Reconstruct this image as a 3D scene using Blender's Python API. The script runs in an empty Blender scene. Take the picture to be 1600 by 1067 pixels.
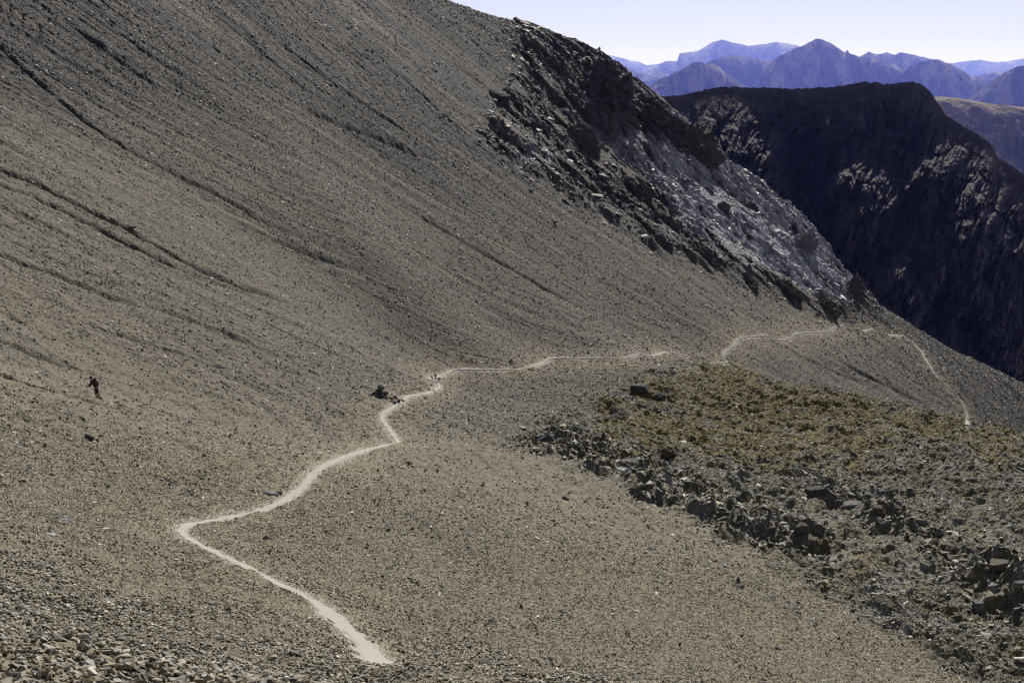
import bpy, bmesh, math, random
import numpy as np
from mathutils import Vector, Matrix
R = math.radians
rng = np.random.default_rng(11)
random.seed(5)

# ------------------------------------------------------------------ camera
F_PX, CX, CY = 2222.0, 800.0, 533.5          # focal length and centre in 1600 px photo units
PITCH = math.atan((CY - 130.0) / F_PX)
sc = bpy.context.scene
cam = bpy.data.objects.new("camera", bpy.data.cameras.new("camera"))
sc.collection.objects.link(cam)
cam.data.sensor_width = 36.0
cam.data.lens = 36.0 * F_PX / 1600.0
cam.data.clip_start = 0.3
cam.data.clip_end = 200000.0
cam.location = (0, 0, 0)
cam.rotation_euler = (R(90) - PITCH, 0, 0)
sc.camera = cam

# ------------------------------------------------------------------ light
SUN_EL, SUN_AZ = 41.0, 12.0                  # azimuth to the right of the view axis (+Y)
w = bpy.data.worlds.new("World"); sc.world = w; w.use_nodes = True
nt = w.node_tree; nt.nodes.clear()
sky = nt.nodes.new("ShaderNodeTexSky"); sky.sky_type = 'NISHITA'; sky.sun_disc = False
sky.sun_elevation = R(SUN_EL); sky.sun_rotation = R(SUN_AZ)
sky.altitude = 2600; sky.air_density = 1.0; sky.dust_density = 0.6; sky.ozone_density = 3.0
bg = nt.nodes.new("ShaderNodeBackground"); bg.inputs[1].default_value = 0.054
wo = nt.nodes.new("ShaderNodeOutputWorld")
tn = nt.nodes.new("ShaderNodeMix"); tn.data_type = 'RGBA'; tn.blend_type = 'MULTIPLY'; tn.inputs[0].default_value = 1.0
tn.inputs[7].default_value = (1.02, 0.93, 1.0, 1)
hs = nt.nodes.new("ShaderNodeHueSaturation"); hs.inputs["Saturation"].default_value = 0.48
nt.links.new(sky.outputs[0], hs.inputs["Color"]); nt.links.new(hs.outputs[0], tn.inputs[6]); nt.links.new(tn.outputs[2], bg.inputs[0]); nt.links.new(bg.outputs[0], wo.inputs[0])
sun = bpy.data.objects.new("sun", bpy.data.lights.new("sun", 'SUN'))
sc.collection.objects.link(sun)
sun.data.energy = 4.6; sun.data.angle = R(0.5); sun.data.color = (1.0, 0.95, 0.87)
sd = Vector((math.sin(R(SUN_AZ)) * math.cos(R(SUN_EL)), math.cos(R(SUN_AZ)) * math.cos(R(SUN_EL)), math.sin(R(SUN_EL))))
sun.rotation_euler = sd.to_track_quat('Z', 'Y').to_euler()
sc.view_settings.view_transform = 'Standard'
sc.view_settings.look = 'None'
sc.view_settings.exposure = 0.52
sc.view_settings.gamma = 1.0
sc.cycles.use_denoising = True
sc.cycles.filter_width = 1.3
sc.cycles.max_bounces = 4
sc.cycles.volume_bounces = 0

# ------------------------------------------------------------------ numpy helpers
def hsh(ix, iy, seed):
    h = (ix.astype(np.int64) * 374761393 + iy.astype(np.int64) * 668265263 + seed * 974711) & 0xffffffff
    h = ((h ^ (h >> 13)) * 1274126177) & 0xffffffff
    return (h ^ (h >> 16)) & 0xffff
_ga = np.arange(64) * (2 * math.pi / 64)
GX, GY = np.cos(_ga).astype(np.float32), np.sin(_ga).astype(np.float32)
def perlin(x, y, seed=0):
    x0 = np.floor(x); y0 = np.floor(y)
    fx = (x - x0).astype(np.float32); fy = (y - y0).astype(np.float32)
    ix = x0.astype(np.int64); iy = y0.astype(np.int64)
    u = fx * fx * fx * (fx * (fx * 6 - 15) + 10); v = fy * fy * fy * (fy * (fy * 6 - 15) + 10)
    def g(dx, dy):
        k = hsh(ix + dx, iy + dy, seed) & 63
        return GX[k] * (fx - dx) + GY[k] * (fy - dy)
    a = g(0, 0); b = g(1, 0); c = g(0, 1); d = g(1, 1)
    return ((a + u * (b - a)) * (1 - v) + (c + u * (d - c)) * v) * 1.4
def fbm(x, y, seed=0, octv=4, gain=0.5, lac=2.03):
    s = 0; a = 1
    for o in range(octv):
        s = s + a * perlin(x, y, seed + o * 7); x = x * lac + 3.1; y = y * lac - 1.7; a *= gain
    return s
def ridged(x, y, seed=0, octv=5, gain=0.5, lac=2.1):
    s = 0; a = 1; n = 0
    for o in range(octv):
        s = s + a * (1 - np.abs(perlin(x, y, seed + o * 7)) * 1.6); n += a
        x = x * lac + 5.3; y = y * lac + 2.9; a *= gain
    return s / n
def worley(x, y, seed=0):
    ix = np.floor(x).astype(np.int64); iy = np.floor(y).astype(np.int64)
    f1 = np.full(x.shape, 9.0); f2 = np.full(x.shape, 9.0); cid = np.zeros(x.shape)
    for dx in (-1, 0, 1):
        for dy in (-1, 0, 1):
            h1 = hsh(ix + dx, iy + dy, seed) / 65536.0; h2 = hsh(ix + dx, iy + dy, seed + 31) / 65536.0
            d = (ix + dx + h1 - x) ** 2 + (iy + dy + h2 - y) ** 2
            m = d < f1
            f2 = np.where(m, f1, np.minimum(f2, d)); cid = np.where(m, h1 * 7.13 % 1.0, cid); f1 = np.where(m, d, f1)
    return np.sqrt(f1), np.sqrt(f2), cid
def sstep(a, b, x):
    t = np.clip((x - a) / (b - a), 0, 1); return t * t * (3 - 2 * t)

CP, SP = math.cos(PITCH), math.sin(PITCH)
def ray(px, py):
    X = (px - CX) / F_PX; Y = (CY - py) / F_PX
    return np.array([X, CP + Y * SP, -SP + Y * CP])
def unp(px, py, d):
    r = ray(px, py); return r * (d / r[1])
def project(x, y, z):
    dep = y * CP - z * SP
    return CX + F_PX * x / dep, CY - F_PX * (y * SP + z * CP) / dep

# ------------------------------------------------------------------ base heightfield: thin plate through surveyed points
CTRL = [  # photo px, py, metres ahead
 (0,1060,15),(0,900,28),(0,790,45),(0,700,66),(0,600,92),(0,400,122),(0,200,152),(0,0,185),(-200,300,118),(-250,700,56),(-250,1000,18),(-200,0,165),
 (150,622,86),(150,1060,16),(300,1060,18.5),(300,950,32),(300,600,118),(300,400,152),(300,200,190),(300,0,235),
 (280,830,55),(450,915,43),(590,1034,31),(470,1000,30),(600,1085,20),(600,1062,25.5),(450,1082,19),(450,1050,24),(700,1050,24),(800,1060,30),(700,960,44),
 (470,770,73),(625,692,108),(500,690,102),(600,650,124),(680,605,158),(700,578,184),(750,700,102),(700,800,75),(600,880,54),
 (600,550,165),(600,400,197),(600,200,247),(600,0,320),
 (700,300,245),(900,200,340),(900,400,261),(900,500,232),(850,562,211),(1040,552,246),(1135,568,260),(1100,400,312),(1100,500,274),
 (1250,480,323),(1310,512,327),(1200,525,290),(1250,590,279),(1410,525,357),(1400,600,316),(1500,600,340),(1510,660,324),(1600,640,368),(1590,690,340),(1100,300,358),(800,200,302),
 (950,600,188),(1100,574,222),(1250,602,208),(1350,622,196),(1600,692,168),(1100,640,184),(1100,700,152),(1300,700,150),(1000,680,146),(900,650,150),
 (1300,800,112),(1450,760,125),(1590,900,85),(1590,1060,64),(1300,1000,62),(1000,1000,48),(1000,850,80),(1150,900,72),(1450,950,76),(830,690,122),
 (0,-200,215),(300,-200,290),(1800,720,150),(1850,1000,66),(1850,800,118),
]
P = [unp(*c) for c in CTRL]
P += [np.array(p, float) for p in [(0,0,-1.7),(-6,2,-0.9),(6,2,-3.0),(0,6,-3.2),(-5,8,-3.0),(6,9,-5.6),(12,5,-6.2),(-14,6,1.5),(0,-10,1.5)]]
# ground falls away behind the spur and in the gully behind the knoll
RIDGE = [(680,0,365),(800,45,389),(860,73,402),(930,96,420),(1000,150,418),(1090,228,408),(1180,290,402),(1270,370,391),(1350,460,372),(1450,525,373),(1600,600,392)]
rp = np.array([unp(*c) for c in RIDGE])
rp = np.concatenate([[(-120,300,92.),(-62,345,46.)], rp, [rp[-1] + (80, 30, -48)]])
tt_ = np.linspace(0, len(rp) - 1, 34); rp = np.stack([np.interp(tt_, np.arange(len(rp)), rp[:, k]) for k in range(3)], 1)
tg = np.gradient(rp[:, :2], axis=0); tg /= np.linalg.norm(tg, axis=1, keepdims=True)
for k in range(0, len(rp)):
    nn_ = np.array([-0.5, 0.87]) if rp[k, 0] < 0 else np.array([0.1, 0.995])
    if 2 < k < 33: P.append(rp[k] + (0, 0, 0.0))
    P.append(rp[k] + (*(nn_ * 14), -6.0))
    if k % 2 == 0: P.append(rp[k] + (*(nn_ * 60), -46.0))
    if k % 4 == 0: P.append(rp[k] + (*(nn_ * 200), -160.0))
for p in [(50,245,-57),(62,250,-64),(80,230,-66),(90,255,-80),(150,330,-108),(130,220,-74),(150,180,-66)]:
    P.append(np.array(p, float))
P = np.array(P)
S_ = 100.0
def tps_fit(xy, v, lam=2e-4):
    n = len(xy); A = np.zeros((n + 3, n + 3)); q = xy / S_
    d2 = ((q[:, None] - q[None]) ** 2).sum(-1)
    A[:n, :n] = 0.5 * d2 * np.log(d2 + 1e-12) + np.eye(n) * lam
    A[:n, n] = 1; A[:n, n + 1:] = q; A[n:, :n] = A[:n, n:].T
    return q, np.linalg.solve(A, np.concatenate([v, [0, 0, 0]]))
def tps_eval(fit, x, y):
    q, wv = fit; n = len(q); X = x.ravel() / S_; Y = y.ravel() / S_
    out = wv[n] + wv[n + 1] * X + wv[n + 2] * Y
    for i in range(n):
        d2 = (X - q[i, 0]) ** 2 + (Y - q[i, 1]) ** 2
        out += wv[i] * 0.5 * d2 * np.log(d2 + 1e-12)
    return out.reshape(x.shape)
hfit = tps_fit(P[:, :2], P[:, 2])
# coarse polar table
AZ0, AZ1, R0, R1 = R(-29), R(29), 2.0, 800.0
NA, NR = 300, 620
caz = np.linspace(AZ0, AZ1, NA); crl = np.linspace(math.log(R0), math.log(R1), NR)
cA, cR = np.meshgrid(caz, np.exp(crl))
cX, cY = cR * np.sin(cA), cR * np.cos(cA)
cZ = tps_eval(hfit, cX, cY)
cPX, cPY = project(cX, cY, cZ)
def look(T, x, y):
    a = (np.arctan2(x, y) - AZ0) / (AZ1 - AZ0) * (NA - 1)
    r = (np.log(np.maximum(np.hypot(x, y), R0)) - crl[0]) / (crl[-1] - crl[0]) * (NR - 1)
    a = np.clip(a, 0, NA - 1.001); r = np.clip(r, 0, NR - 1.001)
    ia = a.astype(int); ir = r.astype(int); fa = a - ia; fr = r - ir
    return (T[ir, ia] * (1 - fa) + T[ir, ia + 1] * fa) * (1 - fr) + (T[ir + 1, ia] * (1 - fa) + T[ir + 1, ia + 1] * fa) * fr
_t = np.exp(np.linspace(math.log(6), math.log(780), 2600))
def cast(px, py, mind=6):
    r = ray(px, py); pts = r[None] * (_t / r[1])[:, None]
    h = look(cZ, pts[:, 0], pts[:, 1]); below = (pts[:, 2] < h) & (_t > mind)
    i = int(np.argmax(below)) if below.any() else len(_t) - 1
    p = pts[i].copy(); p[2] = h[i]; return p
# streak coordinate: constant along the lines stones roll down
LINES = [(-7,[(0,700),(200,790),(400,900),(600,1010)]), (0,[(0,590),(130,622),(300,690),(450,750),(600,840),(900,1000)]),
 (4,[(0,430),(200,500),(400,570),(600,680),(800,780),(1000,890),(1250,1040)]), (10,[(0,265),(150,335),(300,415),(500,490),(650,560),(760,625)]), (15,[(0,120),(130,200),(310,290),(530,400),(640,450),(800,530),(900,575)]),
 (22,[(75,0),(225,100),(364,175),(640,340),(900,470),(1000,530),(1080,562)]), (29,[(330,0),(500,135),(620,215),(900,400),(1100,505),(1240,580)]),
 (36,[(590,0),(760,130),(900,250),(1100,400),(1290,500),(1420,590),(1500,640)]), (44,[(930,95),(1100,240),(1250,400),(1400,520),(1560,650)])]
lp, lv = [], []
for v, pl in LINES:
    for (a, b) in pl:
        q = cast(a, b); lp.append(q[:2]); lv.append(v)
cfit = tps_fit(np.array(lp), np.array(lv, float), 5e-3)
cC = tps_eval(cfit, cX, cY)

# region masks, authored in the photo and stored on the ground
def polymask(poly, soft, dmin=0, dmax=1e9):
    poly = np.array(poly, float); n = len(poly)
    wx = cPX + 12 * fbm(cX / 9, cY / 9, 91, 3); wy = cPY + 10 * fbm(cX / 9, cY / 9, 77, 3)
    ins = np.zeros(cPX.shape, bool); dist = np.full(cPX.shape, 1e9)
    for i in range(n):
        ax, ay = poly[i]; bx, by = poly[(i + 1) % n]
        c = ((ay > wy) != (by > wy)) & (wx < (bx - ax) * (wy - ay) / (by - ay + 1e-9) + ax)
        ins ^= c
        t = np.clip(((wx - ax) * (bx - ax) + (wy - ay) * (by - ay)) / ((bx - ax) ** 2 + (by - ay) ** 2), 0, 1)
        dist = np.minimum(dist, np.hypot(wx - ax - t * (bx - ax), wy - ay - t * (by - ay)))
    s = np.where(ins, dist, -dist)
    return sstep(-soft, soft, s) * sstep(dmin - 8, dmin, cY) * (1 - sstep(dmax, dmax + 8, cY))
M_knoll = polymask([(790,700),(830,660),(900,630),(960,600),(1040,582),(1110,560),(1250,580),(1400,620),(1600,670),(1760,700),(1800,1150),(1560,1080),(1400,985),(1250,900),(1100,830),(950,745),(850,712)], 34, 0, 262)
M_grass = polymask([(930,640),(990,598),(1110,555),(1300,590),(1420,630),(1600,680),(1600,740),(1400,690),(1330,740),(1200,730),(1050,700),(930,690)], 30, 0, 262)
M_rock = polymask([(795,20),(930,60),(1010,120),(1110,195),(1200,270),(1300,360),(1365,440),(1375,495),(1310,500),(1240,472),(1160,445),(1060,402),(960,350),(850,290),(795,262),(752,205),(785,150),(812,100)], 20, 230)
M_white = polymask([(1010,262),(1060,245),(1120,232),(1200,285),(1290,362),(1345,440),(1320,478),(1250,455),(1170,420),(1100,370),(1050,325)], 9, 270)
M_white2 = np.maximum(polymask([(930,222),(1000,212),(1060,238),(1015,262),(950,245)], 6, 260), np.maximum(polymask([(985,140),(1060,180),(1110,228),(1075,230),(1000,180)], 6, 260), polymask([(790,235),(850,240),(870,262),(800,258)], 5, 200)))
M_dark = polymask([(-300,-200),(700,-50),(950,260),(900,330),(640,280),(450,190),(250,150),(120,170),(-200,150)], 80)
M_ledge = np.maximum(polymask([(790,682),(880,672),(1000,715),(1130,770),(1290,835),(1300,865),(1180,850),(1060,800),(950,745),(850,712)], 8, 0, 200), polymask([(1230,735),(1300,745),(1420,800),(1530,860),(1640,890),(1640,960),(1530,945),(1420,850),(1290,790)], 8, 0, 200))

# ------------------------------------------------------------------ the trail
TRAIL = [[(600,1044),(590,1032),(575,1012),(545,985),(515,958),(480,935),(430,910),(385,885),(335,862),(300,845),(281,831),(292,821),(340,812),(400,800),(440,785),(470,765),(485,745),(505,728),(545,711),(590,698),(624,692),(616,682),(606,668),(597,656),(596,648),(612,637),(630,627),(636,620),(672,614),(684,608),(688,600),(668,592),(692,586),(712,578),(760,578),(815,578),(836,572),(860,560),(920,560),(980,560),(1000,553),(1018,558),(1040,549),(1075,557)],
 [(1108,568),(1138,567),(1129,556),(1136,548),(1146,543),(1150,533),(1160,528),(1198,525),(1215,532),(1232,532),(1240,525),(1252,521),(1278,520),(1296,519),(1306,510),(1318,510)],
 [(1348,519),(1364,516)], [(1388,525),(1412,525),(1428,538),(1442,552),(1449,567),(1455,577)], [(1455,577),(1466,592),(1480,606),(1496,620),(1505,633),(1511,648),(1511,664)]]
def resample(pl, step):
    pl = np.array(pl, float); s = np.concatenate([[0], np.cumsum(np.hypot(*(pl[1:] - pl[:-1]).T[:2]))])
    n = max(3, int(s[-1] / step)); t = np.linspace(0, s[-1], n)
    return np.stack([np.interp(t, s, pl[:, k]) for k in range(pl.shape[1])], 1)
trails = []
for k, pl in enumerate(TRAIL):
    q = resample(pl, 2.5)
    w3 = np.array([cast(a, b, 24 if k == 0 else 6) for a, b in q])
    for it in range(3): w3[1:-1] = 0.25 * w3[:-2] + 0.5 * w3[1:-1] + 0.25 * w3[2:]
    trails.append(resample(w3, 0.5))
def polydist(x, y, pts, rad):
    """distance to a polyline, only where nearer than rad"""
    d = np.full(x.shape, 1e3, np.float32)
    pts = np.asarray(pts); step = 24
    for i in range(0, len(pts) - 1, step):
        seg = pts[i:i + step + 1]
        lo = seg[:, :2].min(0) - rad; hi = seg[:, :2].max(0) + rad
        idx = np.nonzero((x > lo[0]) & (x < hi[0]) & (y > lo[1]) & (y < hi[1]))
        if len(idx[0]) == 0: continue
        xx, yy = x[idx], y[idx]; dd = d[idx]
        for a, b in zip(seg[:-1], seg[1:]):
            ex, ey = b[0] - a[0], b[1] - a[1]
            t = np.clip(((xx - a[0]) * ex + (yy - a[1]) * ey) / (ex * ex + ey * ey + 1e-9), 0, 1)
            dd = np.minimum(dd, np.hypot(xx - a[0] - t * ex, yy - a[1] - t * ey))
        d[idx] = dd
    return d
RILLS = [(0.3,[(0,400),(90,432),(190,472),(300,505)]),(0.3,[(0,590),(110,618),(210,645),(330,690)]),(0.3,[(330,330),(430,375),(520,412),(610,440)]),(0.25,[(60,0),(160,80),(260,150),(330,190)]),(0.25,[(420,60),(520,130),(600,185),(690,240)]),(0.25,[(560,60),(680,170),(780,255),(850,310)]),(0.35,[(0,265),(80,300),(150,335),(215,368),(300,415),(380,452),(500,490)]),(0.28,[(0,290),(100,330),(200,380),(290,425),(400,465)]),(0.22,[(0,325),(90,362),(180,400)]),
 (0.3,[(0,75),(130,190),(200,235),(310,290),(400,340),(470,372),(530,400)]),(0.2,[(120,0),(225,82),(330,150),(420,205)]),(0.25,[(230,110),(300,150),(400,205),(480,250)]),
 (0.22,[(0,530),(60,556),(140,580),(240,612),(330,650)]),(0.2,[(0,225),(70,262),(140,300)]),(0.3,[(450,165),(560,205),(640,240),(720,262)]),(0.2,[(300,0),(380,60),(460,130),(560,190)]),
 (0.22,[(620,320),(760,400),(860,455),(960,510)]),(0.2,[(1235,868),(1262,885),(1290,905),(1310,915)]),(0.25,[(1300,560),(1400,610),(1480,650)]),(0.25,[(1180,520),(1290,575),(1380,612)]),(0.25,[(1350,480),(1450,560),(1540,620)]),
 (0.18,[(100,505),(200,530),(330,570),(450,620)]),(0.18,[(200,470),(330,515),(440,560),(560,620)])]
rills = [(dp, resample(np.array([cast(a, b) for a, b in resample(pl, 8)]), 1.0)) for dp, pl in RILLS]

# ------------------------------------------------------------------ fine polar grid
az = np.linspace(R(-23.5), R(23.5), 1180)
m = np.abs(caz) < R(21)
rate = np.percentile(np.abs(np.gradient(cPY[:, m], axis=0)), 88, axis=1) * 0.64 / (crl[1] - crl[0])
rate = np.maximum(rate, 40); rate[np.exp(crl) > 600] = 60
cum = np.concatenate([[0], np.cumsum((rate[1:] + rate[:-1]) / 2 * np.diff(crl))])
NROW = int(min(2400, cum[-1] / 1.15)); print("rows", NROW)
rl = np.interp(np.linspace(0, cum[-1], NROW), cum, crl); rr = np.exp(rl)
A, RR = np.meshgrid(az, rr)
X = RR * np.sin(A); Y = RR * np.cos(A)
Z = look(cZ, X, Y); C = look(cC, X, Y)
mk = {k: look(v, X, Y) for k, v in dict(knoll=M_knoll, grass=M_grass, rock=M_rock, white=M_white, white2=M_white2, dark=M_dark, ledge=M_ledge).items()}
sig = RR / 1422.0                                 # what one pixel spans here: finest useful wavelength
tdist = np.full(X.shape, 1e3, np.float32)
for t in trails: tdist = np.minimum(tdist, polydist(X, Y, t, 4.0))
tw = 0.32 + 0.0001 * RR                           # half width of the trail
tm = 1 - sstep(0.6, 2.2, tdist / tw)              # calm ground near the trail
def octave(lam, seed, amp):
    wgt = np.clip((lam / sig - 1.6) / 1.6, 0, 1)
    if wgt.max() <= 0: return 0
    return perlin(X / lam, Y / lam, seed) * amp * wgt
mk['knoll'] = sstep(0.15, 0.85, mk['knoll'] + 0.42 * fbm(X / 4.5, Y / 4.5, 93, 4) * (1 - (2 * mk['knoll'] - 1) ** 2))
rough = 0.07 + 0.11 * mk['knoll'] + 0.16 * mk['ledge'] + 0.07 * mk['rock']
rough = rough * (1 - 0.75 * tm) * (1 - 0.45 * sstep(90, 170, RR) * (1 - mk['rock']) * (1 - mk['knoll']))
D = 0
for i, lam in enumerate([0.12, 0.2, 0.34, 0.55, 0.9, 1.5, 2.4, 4.0]):
    D = D + octave(lam, 100 + i, lam * (1.5 if lam < 1.5 else 1.0)) * rough
D = D + 0.25 * fbm(X / 17, Y / 17, 5, 3) * (1 - tm) + 0.45 * mk['knoll'] * fbm(X / 7, Y / 7, 56, 3)
big = mk['rock'] ** 2
D = D + big * (2.0 * fbm(X / 14, Y / 14, 55, 3))
# bedding ledges on the spur: tilted saw-tooth steps plus joint blocks
AL = X * 0.92 - Y * 0.39; AC = X * 0.39 + Y * 0.92          # down the spur's flank / along its spine
def bedding(lam, seed):
    q_ = (AC + 0.25 * AL + 0.55 * lam * fbm(AL / 16, AC / 10, seed, 3)) / lam
    f = q_ - np.floor(q_); return sstep(0, 0.16, f) - f
D = D + big * (3.4 * bedding(19.0, 41) * np.clip(0.4 + fbm(X / 25, Y / 25, 47, 2), 0, 1.2) * (1 - 0.6 * mk['white']) + 0.9 * bedding(5.5, 43) * np.clip(0.6 + fbm(X / 9, Y / 9, 49, 2), 0, 1.2))
sel = np.nonzero((big > 0.03) | (mk['ledge'] > 0.03) | (mk['knoll'] > 0.5))
for lam, amp, s in ((6.0, 1.0, 3), (2.6, 0.55, 4), (1.2, 0.3, 9)):
    u = AL[sel] / lam * 0.42; v = AC[sel] / lam * 1.0
    f1, f2, cid = worley(u, v, s)
    wt = np.clip(lam / sig[sel] / 3 - 0.6, 0, 1)
    blk = (cid - 0.45) * amp * 1.6 - amp * 0.7 * (1 - sstep(0.0, 0.14, f2 - f1))
    k = big[sel] * 1.0 + mk['ledge'][sel] * 0.32 * (lam < 5) + 0.15 * mk['knoll'][sel] * (0.45 + 0.55 * sstep(-0.3, 0.4, fbm(X[sel] / 9, Y[sel] / 9, 58, 2)))
    add = np.zeros(X.shape); add[sel] = blk * k * wt * (1 - tm[sel]); D = D + add
D = np.minimum(D, 1.7)
# streaks that run down the scree
scree = (1 - mk['knoll']) * (1 - mk['rock'])
st1 = perlin(C * 1.1, Z * 0.02 + 3, 21); st2 = perlin(C * 2.7 + 0.3 * st1, Z * 0.035, 22); st3 = perlin(C * 7.0 + 0.5 * st2, Z * 0.03, 23); st4 = perlin(C * 17.0, Z * 0.05, 24)
farw = sstep(50, 130, RR)
st5 = perlin(C * 38.0 + 0.3 * st4, Z * 0.09, 25)
D = D + scree * farw * (0.22 * st1 + 0.16 * st2 + 0.11 * st3 + 0.07 * st4 + 0.05 * st5) * (0.6 + 0.4 * mk['dark'])
rd = np.zeros(X.shape)
for dp, pl in rills:
    d = polydist(X, Y, pl, 3.0) + 0.18 * fbm(X / 1.6, Y / 1.6, 61, 2)
    g = np.exp(-(d / (0.22 + 0.0014 * RR)) ** 2); g2 = np.exp(-((d - 0.9) / 0.7) ** 2)
    wv = np.clip(0.8 + 0.5 * perlin(X / 9, Y / 9, 67), 0.25, 1)
    wv = wv * sstep(0, 16, np.hypot(X - pl[-1, 0], Y - pl[-1, 1])) * np.maximum(sstep(0, 8, np.hypot(X - pl[0, 0], Y - pl[0, 1])), float(pl[0, 0] / pl[0, 1] < -0.33))
    D = D - dp * 2.3 * g * wv + 0.25 * dp * g2; rd = np.maximum(rd, g * wv)
thin = 0
for kf, sd_, wd_ in ((3.1, 201, 0.05), (7.3, 202, 0.09), (15.0, 203, 0.13)):
    thin = np.maximum(thin, (1 - sstep(0, wd_, np.abs(perlin(C * kf + 0.25 * perlin(C * 2, Z * 0.05, sd_ + 9), Z * 0.012 + sd_, sd_)))) * sstep(0.0, 0.35, perlin(C * kf * 0.5 + 9, Z * 0.045, sd_ + 5)))
thin = thin * farw * scree * (0.5 + 0.5 * mk['dark']) * (1 - tm)
D = D - 0.2 * thin
# trail bench
D = D * (1 - 0.5 * (1 - sstep(0.5, 1.3, tdist / tw))) - 0.05 * (1 - sstep(0.6, 1.3, tdist / tw))
# pebble-sized jitter so every patch of ground is broken up
jit = (hsh(np.arange(X.size), np.zeros(X.size, int), 5).reshape(X.shape) / 65536.0 - 0.5)
D = D + jit * sig * (0.55 + 0.0 * mk['rock'] + 0.3 * mk['knoll']) * (1 - 0.8 * tm) * sstep(6, 20, RR)
Z = Z + D
def hfull(x, y, T=None):
    T = Z if T is None else T
    a = (np.arctan2(x, y) - az[0]) / (az[-1] - az[0]) * (len(az) - 1)
    r = np.interp(np.log(np.hypot(x, y)), rl, np.arange(NROW))
    a = np.clip(a, 0, len(az) - 1.001); r = np.clip(r, 0, NROW - 1.001)
    ia = a.astype(int); ir = r.astype(int); fa = a - ia; fr = r - ir
    return (T[ir, ia] * (1 - fa) + T[ir, ia + 1] * fa) * (1 - fr) + (T[ir + 1, ia] * (1 - fa) + T[ir + 1, ia + 1] * fa) * fr

# ------------------------------------------------------------------ ground colour (what the rock itself is like)
def mixc(a, b, t): return a * (1 - t[..., None]) + np.array(b) * t[..., None]
col = np.zeros(X.shape + (3,)); col[:] = (0.276, 0.252, 0.182)
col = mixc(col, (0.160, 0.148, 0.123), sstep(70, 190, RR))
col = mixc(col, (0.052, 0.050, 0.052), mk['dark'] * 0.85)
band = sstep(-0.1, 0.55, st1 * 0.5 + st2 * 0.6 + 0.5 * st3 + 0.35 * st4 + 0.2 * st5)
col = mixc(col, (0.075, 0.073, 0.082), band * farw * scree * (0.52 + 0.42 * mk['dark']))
col = mixc(col, (0.26, 0.225, 0.17), sstep(0.1, 0.5, st3 * 0.8 + 0.5 * st4 - st2 * 0.6) * farw * scree * 0.6)
col = mixc(col, (0.07, 0.06, 0.05), np.clip(rd * 0.9, 0, 1)); col = mixc(col, (0.075, 0.068, 0.062), thin * 0.75)
warm = sstep(0.0, 0.6, fbm(X / 11, Y / 11, 33, 3))
col = mixc(col, (0.30, 0.255, 0.15), warm * 0.35 * scree * (1 - farw))
near_t = np.exp(-(np.maximum(tdist - tw, 0) / (1.9 + 0.006 * RR)) ** 2)
col = mixc(col, (0.36, 0.315, 0.215), near_t * 0.6)
kn = mixc(mixc(col, (0.19, 0.178, 0.125), np.ones(X.shape)), (0.30, 0.295, 0.285), sstep(0.1, 0.5, fbm(X / 5, Y / 5, 35, 4)) * 0.7)
gr = sstep(-0.3, 0.45, fbm(X / 3.2, Y / 3.2, 38, 4) + 0.5 * fbm(X / 14, Y / 14, 39, 2) + (mk['grass'] - 0.62) * 1.0)
kn = kn * (1 - (gr * 0.75)[..., None]) + np.array((0.215, 0.178, 0.045)) * (gr * 0.75)[..., None]
col = col * (1 - mk['knoll'][..., None]) + kn * mk['knoll'][..., None]
rk = np.zeros(X.shape + (3,)); rk[:] = (0.092, 0.087, 0.083)
rk = mixc(rk, (0.17, 0.14, 0.105), sstep(0.1, 0.5, fbm(X / 6, Y / 6, 45, 3)) * 0.6)
wt = np.clip(mk['white'] + mk['white2'] * 0.5, 0, 1) * sstep(-0.42, 0.1, fbm(X / 4, Y / 4, 48, 4) + 0.25)
rk = mixc(rk, (0.60, 0.61, 0.66), wt * 0.95)
scat = sstep(0.35, 0.6, fbm(X / 3, Y / 3, 49, 3)) * mk['rock']
rk = mixc(rk, (0.35, 0.35, 0.36), scat * 0.6)
rs = np.nonzero(mk['rock'] > 0.02)
for lam_, am_ in ((5.5, 0.5), (2.2, 0.45)):
    f1, f2, cid = worley(AL[rs] / lam_ * 0.45, AC[rs] / lam_ * 1.1, 301)
    rk[rs] *= (1 - am_ * (1 - sstep(0.02, 0.15, f2 - f1)))[..., None] * (0.78 + 0.44 * cid)[..., None]
rocky = np.clip(mk['rock'], 0, 1)[..., None]
col = col * (1 - rocky) + rk * rocky
ns = 1 + 0.55 * (hsh(np.arange(X.size), np.ones(X.size, int), 15).reshape(X.shape) / 65536.0 - 0.5)
col = col * ns[..., None] * 0.55
dust = rng.random(X.shape) < np.clip(1.15 - np.abs(tdist - 0.0) / (tw * 1.9), 0, 1) ** 1.3
col = np.where(dust[..., None], np.array((0.27, 0.256, 0.225)) * ns[..., None], col)
col = np.clip(col, 0.01, 0.8)

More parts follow.
